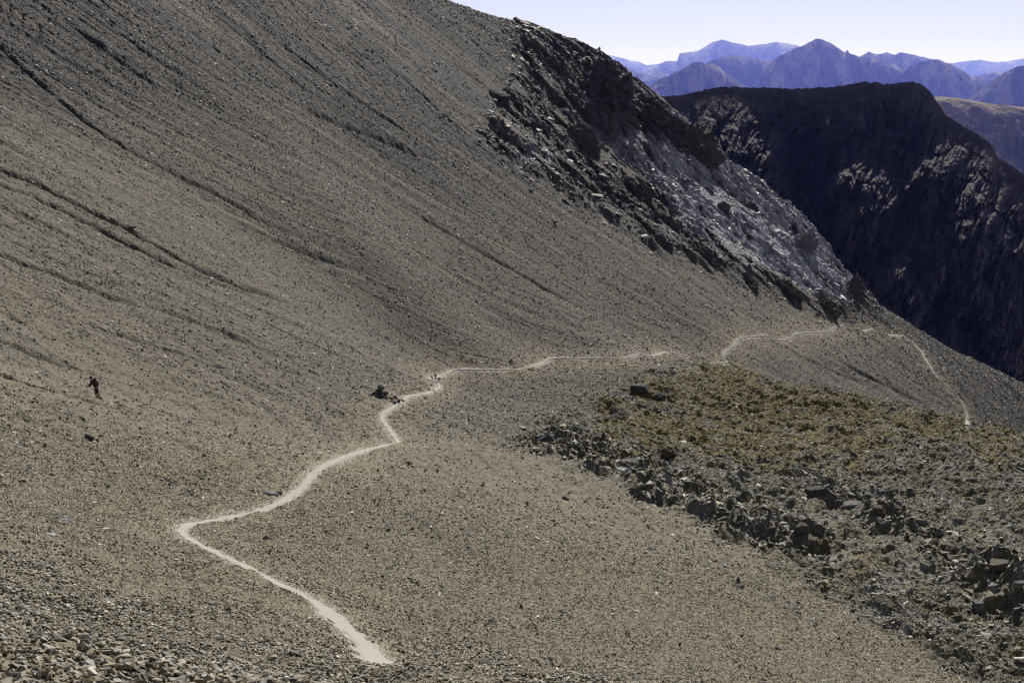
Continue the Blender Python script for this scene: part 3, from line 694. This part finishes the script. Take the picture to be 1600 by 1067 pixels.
# figure coordinates: faces -X (left in the photo), Y is across the body, metres; feet near z = 0
hp = cast(157, 624); hx, hy = hp[0], hp[1]; hz = float(hfull(np.array([hx]), np.array([hy]))[0])
man = bpy.data.objects.new("person", None); sc.collection.objects.link(man); man.location = (hx, hy, hz)
man.rotation_euler = (0, 0, R(-8))
def gz(lx, ly):
    a = R(-8); wx = hx + lx * math.cos(a) - ly * math.sin(a); wy = hy + lx * math.sin(a) + ly * math.cos(a)
    return float(hfull(np.array([wx]), np.array([wy]))[0]) - hz
fF, fB = gz(-0.24, 0.1), gz(0.16, -0.1)            # ground under the front and back foot
pel = (-0.22, 0.0, 0.80)
J = dict(pel=pel, waist=(-0.27, 0, 0.95), chest=(-0.38, 0, 1.17), neck=(-0.46, 0, 1.30), head0=(-0.51, 0, 1.345), head=(-0.56, 0, 1.405), crown=(-0.585, 0, 1.475),
 lsh=(-0.43, -0.19, 1.27), rsh=(-0.43, 0.19, 1.27), lel=(-0.50, -0.25, 1.02), rel=(-0.55, 0.25, 1.03), lwr=(-0.70, -0.20, 0.93), rwr=(-0.74, 0.20, 0.98), lpalm=(-0.775, -0.19, 0.925), rpalm=(-0.815, 0.19, 0.985),
 lhip=(-0.21, -0.09, 0.76), rhip=(-0.23, 0.09, 0.76), lkn=(-0.10, -0.11, 0.44), rkn=(-0.36, 0.10, 0.46), lan=(0.13, -0.1, fB + 0.10), ran=(-0.22, 0.1, fF + 0.10), lto=(-0.05, -0.12, fB + 0.045), rto=(-0.40, 0.11, fF + 0.045), lhe=(0.17, -0.1, fB + .05), rhe=(-0.18, 0.1, fF + .05))
RAD = dict(pel=(.13,.10), waist=(.125,.095), chest=(.155,.11), neck=.055, head0=.06, head=.085, crown=.075, lsh=.062, rsh=.062, lel=.042, rel=.042, lwr=.027, rwr=.027, lpalm=(.035,.02), rpalm=(.035,.02),
 lhip=.11, rhip=.11, lkn=.068, rkn=.068, lan=.047, ran=.047, lto=.03, rto=.03, lhe=.034, rhe=.034)
E = [("pel","waist"),("waist","chest"),("chest","neck"),("neck","head0"),("head0","head"),("head","crown"),("chest","lsh"),("chest","rsh"),("lsh","lel"),("lel","lwr"),("lwr","lpalm"),("rsh","rel"),("rel","rwr"),("rwr","rpalm"),
 ("pel","lhip"),("pel","rhip"),("lhip","lkn"),("lkn","lan"),("rhip","rkn"),("rkn","ran"),("lan","lto"),("ran","rto"),("lan","lhe"),("ran","rhe")]
names = list(J); pts = [J[n] for n in names]; rads = [RAD[n] for n in names]; edges = [(names.index(a), names.index(b)) for a, b in E]
for sd_ in ("l", "r"):                               # five fingers curled round the pole grip
    pw = Vector(J[sd_ + "palm"]); base = names.index(sd_ + "palm")
    for k in range(4):
        ln = (0.030, 0.034, 0.032, 0.025)[k]; z0 = 0.028 - k * 0.019
        p1 = pw + Vector((-0.035, 0.012 if sd_ == "l" else -0.012, z0)); p2 = p1 + Vector((-ln, 0.01 if sd_ == "l" else -0.01, -0.006)); p3 = p2 + Vector((0.006, 0.024 if sd_ == "l" else -0.024, -0.012))
        i = len(pts); pts += [tuple(p1), tuple(p2), tuple(p3)]; rads += [.010, .009, .008]; edges += [(base, i), (i, i + 1), (i + 1, i + 2)]
    t1 = pw + Vector((0.0, 0.03 if sd_ == "l" else -0.03, 0.022)); t2 = t1 + Vector((-0.035, 0.012 if sd_ == "l" else -0.012, 0.006))
    i = len(pts); pts += [tuple(t1), tuple(t2)]; rads += [.011, .009]; edges += [(base, i), (i, i + 1)]
skin_obj("body", pts, edges, rads, M_skin, man, 2)
def sub_skin(name, keys, edgs, grow, mat, extra=None):
    ks = list(keys); rr_ = []
    for k in ks:
        b = RAD[k]; b = b if isinstance(b, tuple) else (b, b); rr_.append((b[0] + grow, b[1] + grow))
    p_ = [J[k] if not extra or k not in extra else extra[k] for k in ks]
    return skin_obj(name, p_, [(ks.index(a), ks.index(b)) for a, b in edgs], rr_, mat, man, 2)
sub_skin("shirt", ["pel","waist","chest","neck","lsh","rsh","lel","rel","lwr","rwr"], [("lel","lwr"),("rel","rwr"),("pel","waist"),("waist","chest"),("chest","neck"),("chest","lsh"),("chest","rsh"),("lsh","lel"),("rsh","rel")], 0.038, M_shirt, dict(neck=(-0.44, 0, 1.27), lwr=(-0.66, -0.21, 0.945), rwr=(-0.70, 0.21, 0.99)))
sub_skin("shorts", ["waist","pel","lhip","rhip","lkn","rkn"], [("waist","pel"),("pel","lhip"),("pel","rhip"),("lhip","lkn"),("rhip","rkn")], 0.045, M_short, dict(waist=(-0.235, 0, 0.87), lkn=(-0.12, -0.11, 0.50), rkn=(-0.34, 0.10, 0.52)))
def ell(name, c, dims, mat, parent, rot=(0, 0, 0), sub=3, flat=None):
    V, Fc = ICO[sub]; V = V.copy()
    if flat is not None: V[:, 2] = np.maximum(V[:, 2], flat)
    V = np.sign(V) * np.abs(V) ** 0.8 if name == "backpack" else V
    o = mesh_obj(name, V * np.array(dims)[None] / 2, Fc, mat, smooth=True, parent=parent); o.location = c; o.rotation_euler = rot; return o
ell("hair", (-0.555, 0, 1.455), (0.21, 0.185, 0.19), M_hair, man, (0, -0.45, 0), flat=-0.25)
ell("nose", (-0.66, 0, 1.39), (0.035, 0.028, 0.04), M_skin, man)
for s_ in (-1, 1):
    ell("ear", (-0.552, s_ * 0.083, 1.40), (0.03, 0.018, 0.055), M_skin, man)
    ell("eye", (-0.642, s_ * 0.03, 1.42), (0.016, 0.022, 0.014), M_hair, man)
bp = ell("backpack", (-0.235, 0, 1.16), (0.27, 0.36, 0.5), M_red, man, (0, -0.42, 0), sub=4)
ell("lid", (-0.30, 0, 1.40), (0.24, 0.3, 0.13), M_shoe, man, (0, -0.42, 0))
for s_ in (-1, 1):
    skin_obj("shoulder_strap", [(-0.30, s_ * .11, 1.33), (-0.42, s_ * .12, 1.365), (-0.52, s_ * .13, 1.25), (-0.46, s_ * .15, 1.06), (-0.33, s_ * .15, 0.99)], [(0,1),(1,2),(2,3),(3,4)], [.016] * 5, M_shoe, man, 1)
for an, to, nm in (("lan", "lto", "l"), ("ran", "rto", "r")):
    a_ = Vector(J[an]); t_ = Vector(J[to])
    ell("shoe", tuple((a_ * .45 + t_ * .55) + Vector((0.02, 0, -0.02))), (0.31, 0.11, 0.12), M_shoe, man, flat=-0.7)
    ell("sock", tuple(a_ + Vector((0.0, 0, 0.045))), (0.10, 0.095, 0.12), M_sock, man)
# trekking poles, held one in each hand
for sd_, ly in (("l", -0.17), ("r", 0.17)):
    pw = Vector(J[sd_ + "palm"]) + Vector((-0.045, 0.0, 0.0)); tip = Vector((pw.x - 0.12, ly * 1.2, gz(pw.x - 0.12, ly * 1.2) - 0.02))
    top = pw + (pw - tip).normalized() * 0.07
    def tow(v): return Matrix.Rotation(R(-8), 3, 'Z') @ v + Vector((hx, hy, hz))
    a_, b_ = tow(top), tow(tip)
    rt = skin_obj("trekking_pole", [tuple(Vector((0,0,0))), tuple((b_ - a_) * .5), tuple(b_ - a_)], [(0,1),(1,2)], [.010, .008, .006], M_pole, None, 1)
    rt.location = a_
    tag(rt, "thin dark trekking pole in the hiker's %s hand" % ("nearer" if sd_ == "l" else "farther"), "trekking pole", "the hiker's poles")
    g_ = skin_obj("grip", [tuple((b_ - a_).normalized() * -.02), tuple((b_ - a_).normalized() * .12)], [(0,1)], [.017, .015], M_shoe, rt, 1)
tag(man, "hiker in black shirt and shorts with a red backpack leaning uphill, walking left", "person")

# ------------------------------------------------------------------ ranges behind
MAT_mtn = mat_rock("mountain_rock", scales=(), var=0.25, varscale=0.004)
MAT_dark = mat_rock("shadowed_mountain_rock", scales=((0.45, .9), (0.12, 1.6)), var=0.3, varscale=0.06)
def interp_profile(prof, px):
    prof = np.array(prof, float); return np.interp(px, prof[:, 0], prof[:, 1])
def range_obj(name, prof, D, slope, relief, seed, base, base2, npx=0.75, front=1.0, back=0.35, jag=1.0, lean=0.0, mat=None, bottom=330, grain=0.0):
    D *= 1.5; relief *= 0.95
    p0, p1 = prof[0][0], prof[-1][0]; ncol = int((p1 - p0) * 0.64 / npx) + 2
    px = np.linspace(p0, p1, ncol); py = interp_profile(prof, px)
    kw = D / F_PX
    py = py + jag * (0.9 * fbm(px / 14, px * 0, seed, 4))
    ridge = np.stack([unp(a, b, D) for a, b in zip(px, py)])
    drop = (bottom - py.min()) * kw; L = drop / slope * front
    nf = int((bottom - py.min()) * 0.64 / npx * 1.1); t = np.concatenate([-np.linspace(back, 0, 24)[:-1], np.linspace(0, 1, nf) ** 1.15])
    U, T = np.meshgrid(ridge[:, 0], t); Zr = np.broadcast_to(ridge[:, 2], U.shape)
    dy = T * L; XX = U * (1 - dy / D * 0.35); YY = D - dy
    s = np.abs(dy)
    lamb = relief
    xx = U + lean * dy
    wv = fbm(U / (lamb * 2.2), dy / (lamb * 2.2), seed + 3, 2) * lamb * 0.5
    rg = ridged((xx + wv) / lamb, dy / (lamb * 2.6), seed, 9, 0.62)
    amp = np.minimum(s, lamb * 1.3) * 0.55
    ZZ = Zr - s * slope * 0.9 + (rg - 0.75) * amp * 1.9 - 0.0
    # smooth the crest line downhill so that spurs, not the skyline, lead the slope
    ZZ = ZZ + (ridge[:, 2].mean() - Zr) * sstep(0, L * 0.8, s) * 0.6
    if grain: ZZ = ZZ + grain * rng.normal(size=ZZ.shape) * np.minimum(1, s / (4 * grain + 1e-6)) * 0.5
    c = np.zeros(U.shape + (3,)); c[:] = np.array(base) * 0.36
    c = mixc(c, np.array(base2) * 0.95, sstep(0.0, 0.45, fbm(xx / (lamb * 0.5), dy / (lamb * 1.4), seed + 9, 4)))  # on the ranges, base2 paints sunlit tan patches into the rock colour
    ii = np.arange(U.size).reshape(U.shape)
    q = np.stack([ii[:-1, :-1], ii[1:, :-1], ii[1:, 1:], ii[:-1, 1:]], -1).reshape(-1, 4)
    return mesh_obj(name, np.stack([XX, YY, ZZ], -1).reshape(-1, 3), q, mat or MAT_mtn, c.reshape(-1, 3), kind="structure")

range_obj("distant_mountains", [(1180,112),(1400,110),(1480,100),(1500,97),(1530,94),(1560,98),(1600,92),(1640,85),(1700,92)], 42000, .35, 2500, 4, (.2,.19,.18), (.25,.24,.22), bottom=170)
range_obj("distant_mountains", [(820,120),(860,108),(900,90),(935,83),(960,88),(1000,98),(1010,102),(1030,100),(1060,110),(1100,125)], 40000, .35, 2200, 5, (.2,.19,.18), (.25,.24,.22), bottom=180)
range_obj("distant_mountains", [(980,120),(1010,108),(1040,96),(1058,96),(1062,84),(1082,81),(1092,79),(1110,68),(1128,62),(1145,67),(1170,72),(1195,69),(1215,66),(1245,71),(1270,85),(1330,110),(1400,130)], 30000, .42, 1900, 6, (.2,.19,.17), (.26,.24,.22), bottom=190)
range_obj("mountain_range", [(880,95),(920,92),(945,92),(960,97),(990,110),(1010,118),(1040,115),(1080,128),(1120,140)], 21000, .45, 900, 7, (.17,.15,.13), (.25,.2,.15), bottom=190)
range_obj("mountain_range", [(1280,120),(1320,100),(1345,88),(1358,81),(1366,84),(1376,85),(1385,82),(1398,86),(1408,82),(1418,84),(1440,89),(1462,94),(1490,106),(1520,120),(1550,114),(1565,112),(1600,125)], 20000, .5, 700, 8, (.15,.14,.13), (.24,.2,.16), jag=1.6, bottom=190)
range_obj("mountain_range", [(1040,145),(1080,115),(1110,96),(1135,88),(1150,87),(1175,92),(1200,96),(1207,97),(1213,91),(1218,86),(1224,90),(1240,98),(1262,105),(1280,125),(1320,150)], 16500, .6, 620, 9, (.15,.14,.12), (.23,.19,.15), bottom=210)
range_obj("mountain_range", [(1190,120),(1205,97),(1230,82),(1248,74),(1262,68),(1275,61),(1283,62),(1296,67),(1312,76),(1320,83),(1324,78),(1328,84),(1345,90),(1362,90),(1385,98),(1400,103),(1410,108),(1440,97),(1465,93),(1485,100),(1510,115),(1530,124),(1570,140),(1640,160)], 14500, .62, 560, 10, (.16,.14,.12), (.25,.21,.17), jag=1.4, bottom=230)
range_obj("mountain_range", [(960,160),(1000,145),(1030,125),(1060,111),(1080,100),(1085,97),(1096,98),(1104,101),(1112,99),(1124,105),(1132,113),(1150,126),(1175,142),(1210,160)], 11500, .62, 420, 12, (.15,.135,.115), (.24,.2,.14), jag=1.8, bottom=220)
range_obj("mountain_range", [(1490,170),(1520,150),(1545,130),(1570,114),(1590,104),(1610,102),(1650,110),(1720,130)], 11000, .62, 420, 13, (.16,.14,.12), (.24,.2,.16), bottom=240)
range_obj("brown_hill", [(1400,170),(1440,158),(1465,151),(1500,154),(1540,161),(1600,168),(1700,185)], 4200, .30, 260, 14, (.42,.33,.18), (.13,.115,.05), jag=.3, bottom=420)
# dark shaded mountain across the valley
def dark_mountain():
    prof = [(980,190),(1010,162),(1022,152),(1060,150),(1100,141),(1128,136),(1180,137),(1250,139),(1300,136),(1330,132),(1352,128),(1390,132),(1420,128),(1436,130),(1448,138),(1458,150),(1468,165),(1478,180),(1500,195),(1530,212),(1552,228),(1560,248),(1585,262),(1620,285),(1700,330)]
    D = 1050.0; ncol, nrow = 760, 820
    px = np.linspace(prof[0][0], prof[-1][0], ncol); py = interp_profile(prof, px) + 2.0 * fbm(px / 11, px * 0, 17, 5, 0.6)
    rd_ = np.stack([unp(a, b, D) for a, b in zip(px, py)])
    v = np.concatenate([np.linspace(-0.25, 0, 50)[:-1], np.linspace(0, 1, nrow)])
    PX, Vv = np.meshgrid(px, v); Zr = np.broadcast_to(rd_[:, 2], PX.shape); U = np.broadcast_to(rd_[:, 0], PX.shape)
    H = 235.0
    s = np.abs(Vv) * H                                   # vertical drop below the crest
    ZZ = Zr - s; PYa = 130 - ZZ / (D - 60) * F_PX        # about where that height shows in the photo
    gl = lambda x0, y0, wx, wy: np.exp(-((PX - x0) / wx) ** 2 - ((PYa - y0) / wy) ** 2)
    lit = np.clip(0.9 * gl(1120, 210, 80, 80) + gl(1500, 340, 120, 120) + 0.8 * gl(1370, 300, 50, 60) + 0.8 * gl(1560, 560, 90, 60), 0, 1)
    run = (0.66 + 0.47 * lit) * s                                       # mean slope about 45 degrees
    def rib(x0, y0, x1, y1, wd, amp):
        ex, ey = x1 - x0, y1 - y0; L2 = ex * ex + ey * ey; t = np.clip(((PX - x0) * ex + (PYa - y0) * ey) / L2, 0, 1)
        d = np.hypot(PX - x0 - t * ex, PYa - y0 - t * ey); return amp * np.exp(-(d / wd) ** 2)
    fwd = 0
    fwd = fwd + rib(1110,140,1190,300,70,26) + rib(1190,230,1210,300,26,10)          # left shoulder
    fwd = fwd - rib(1235,150,1290,400,38,34)                                          # couloir
    fwd = fwd + rib(1275,150,1250,205,16,8) + rib(1310,150,1330,260,32,20)
    fwd = fwd + rib(1440,130,1452,175,22,22) + rib(1530,220,1560,265,20,18)           # skyline towers
    fwd = fwd - rib(1400,190,1425,330,26,14) + rib(1340,300,1420,430,40,20) + rib(1500,270,1600,470,70,30) + rib(1470,420,1600,520,40,16)
    fwd = fwd - rib(1520,480,1560,560,24,18) + rib(1440,480,1540,620,46,26) - rib(1330,430,1420,560,40,20)
    n1 = ridged((PX + 0.5 * PYa) / 70, (PYa - PX * .2) / 150, 31, 6, 0.58)
    fwd = fwd + (n1 - 0.7) * 42 * sstep(0, 30, s) + (ridged((PX + 0.35 * PYa) / 30, (PYa - 0.2 * PX) / 100, 71, 5, .6) - 0.7) * 20 * sstep(0, 20, s) + 5 * fbm(PX / 14, PYa / 14, 36, 5, .6) * sstep(0, 8, s)
    for sx, sy, am, sd_ in ((34, 52, 9, 61), (15, 20, 5.5, 62), (6, 8, 2.6, 63)):
        f1, f2, cid = worley((PX + 0.35 * PYa) / sx, (PYa - 0.25 * PX) / sy, sd_)
        fwd = fwd + am * ((cid - 0.5) - 0.8 * (1 - sstep(0, 0.12, f2 - f1)) + 0.6 * (0.5 - f1)) * sstep(0, 12, s)
    fs = ZZ * 0.16 + PX * 0.008 + 0.6 * fbm(PX / 40, PYa / 40, 38, 2); fr = fs - np.floor(fs)
    fwd = fwd + 4.0 * (sstep(0.0, 0.9, fr) - fr) * sstep(0, 10, s) * np.clip(0.5 + fbm(PX / 50, PYa / 50, 39, 2), 0, 1.3)
    fwd = np.where(Vv < 0, 0, fwd)
    YY = D - run * np.sign(Vv + 1e-9) - fwd * sstep(0, 45, s) + 0.3 * rng.normal(size=PX.shape) * sstep(0, 6, s)
    XX = U * (YY / D) * 1.0 + 0 * YY
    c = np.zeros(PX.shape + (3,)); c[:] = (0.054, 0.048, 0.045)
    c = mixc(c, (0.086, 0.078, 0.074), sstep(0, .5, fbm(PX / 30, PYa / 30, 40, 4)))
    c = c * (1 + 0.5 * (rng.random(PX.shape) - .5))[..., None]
    ii = np.arange(PX.size).reshape(PX.shape); q = np.stack([ii[:-1, :-1], ii[1:, :-1], ii[1:, 1:], ii[:-1, 1:]], -1).reshape(-1, 4)
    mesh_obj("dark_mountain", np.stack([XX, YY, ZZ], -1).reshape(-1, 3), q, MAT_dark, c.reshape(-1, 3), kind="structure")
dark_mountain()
# valley floor that everything stands on
n_ = 90; gx, gy = np.meshgrid(np.linspace(-40000, 40000, n_), np.linspace(-4000, 88000, n_))
vz = -2400 + 60 * fbm(gx / 4000, gy / 4000, 81, 3); ii = np.arange(n_ * n_).reshape(n_, n_)
q = np.stack([ii[:-1, :-1], ii[:-1, 1:], ii[1:, 1:], ii[1:, :-1]], -1).reshape(-1, 4)
vc = np.zeros((n_ * n_, 3)); vc[:] = (0.13, 0.12, 0.085)
mesh_obj("valley_ground", np.stack([gx, gy, vz], -1).reshape(-1, 3), q, MAT_mtn, vc, kind="structure")

# ------------------------------------------------------------------ air between here and the far ranges
HAZE = True
if HAZE:
    m = bpy.data.materials.new("haze_air"); m.use_nodes = True; n = m.node_tree; n.nodes.clear()
    out = n.nodes.new("ShaderNodeOutputMaterial"); pv = n.nodes.new("ShaderNodeVolumePrincipled")
    pv.inputs["Color"].default_value = (0.19, 0.25, 1.0, 1); pv.inputs["Absorption Color"].default_value = (1, 1, 1, 1); pv.inputs["Density"].default_value = 1.8e-5; pv.inputs["Anisotropy"].default_value = 0.5
    n.links.new(pv.outputs[0], out.inputs["Volume"])
    bm = bmesh.new(); bmesh.ops.create_cube(bm, size=1); me = bpy.data.meshes.new("haze"); bm.to_mesh(me); bm.free(); me.materials.append(m)
    o = bpy.data.objects.new("haze", me); sc.collection.objects.link(o)
    z0, z1 = -2600.0, 1850.0
    o.scale = (84000, 96000, z1 - z0); o.location = (0, 42000, (z0 + z1) / 2); o["kind"] = "stuff"
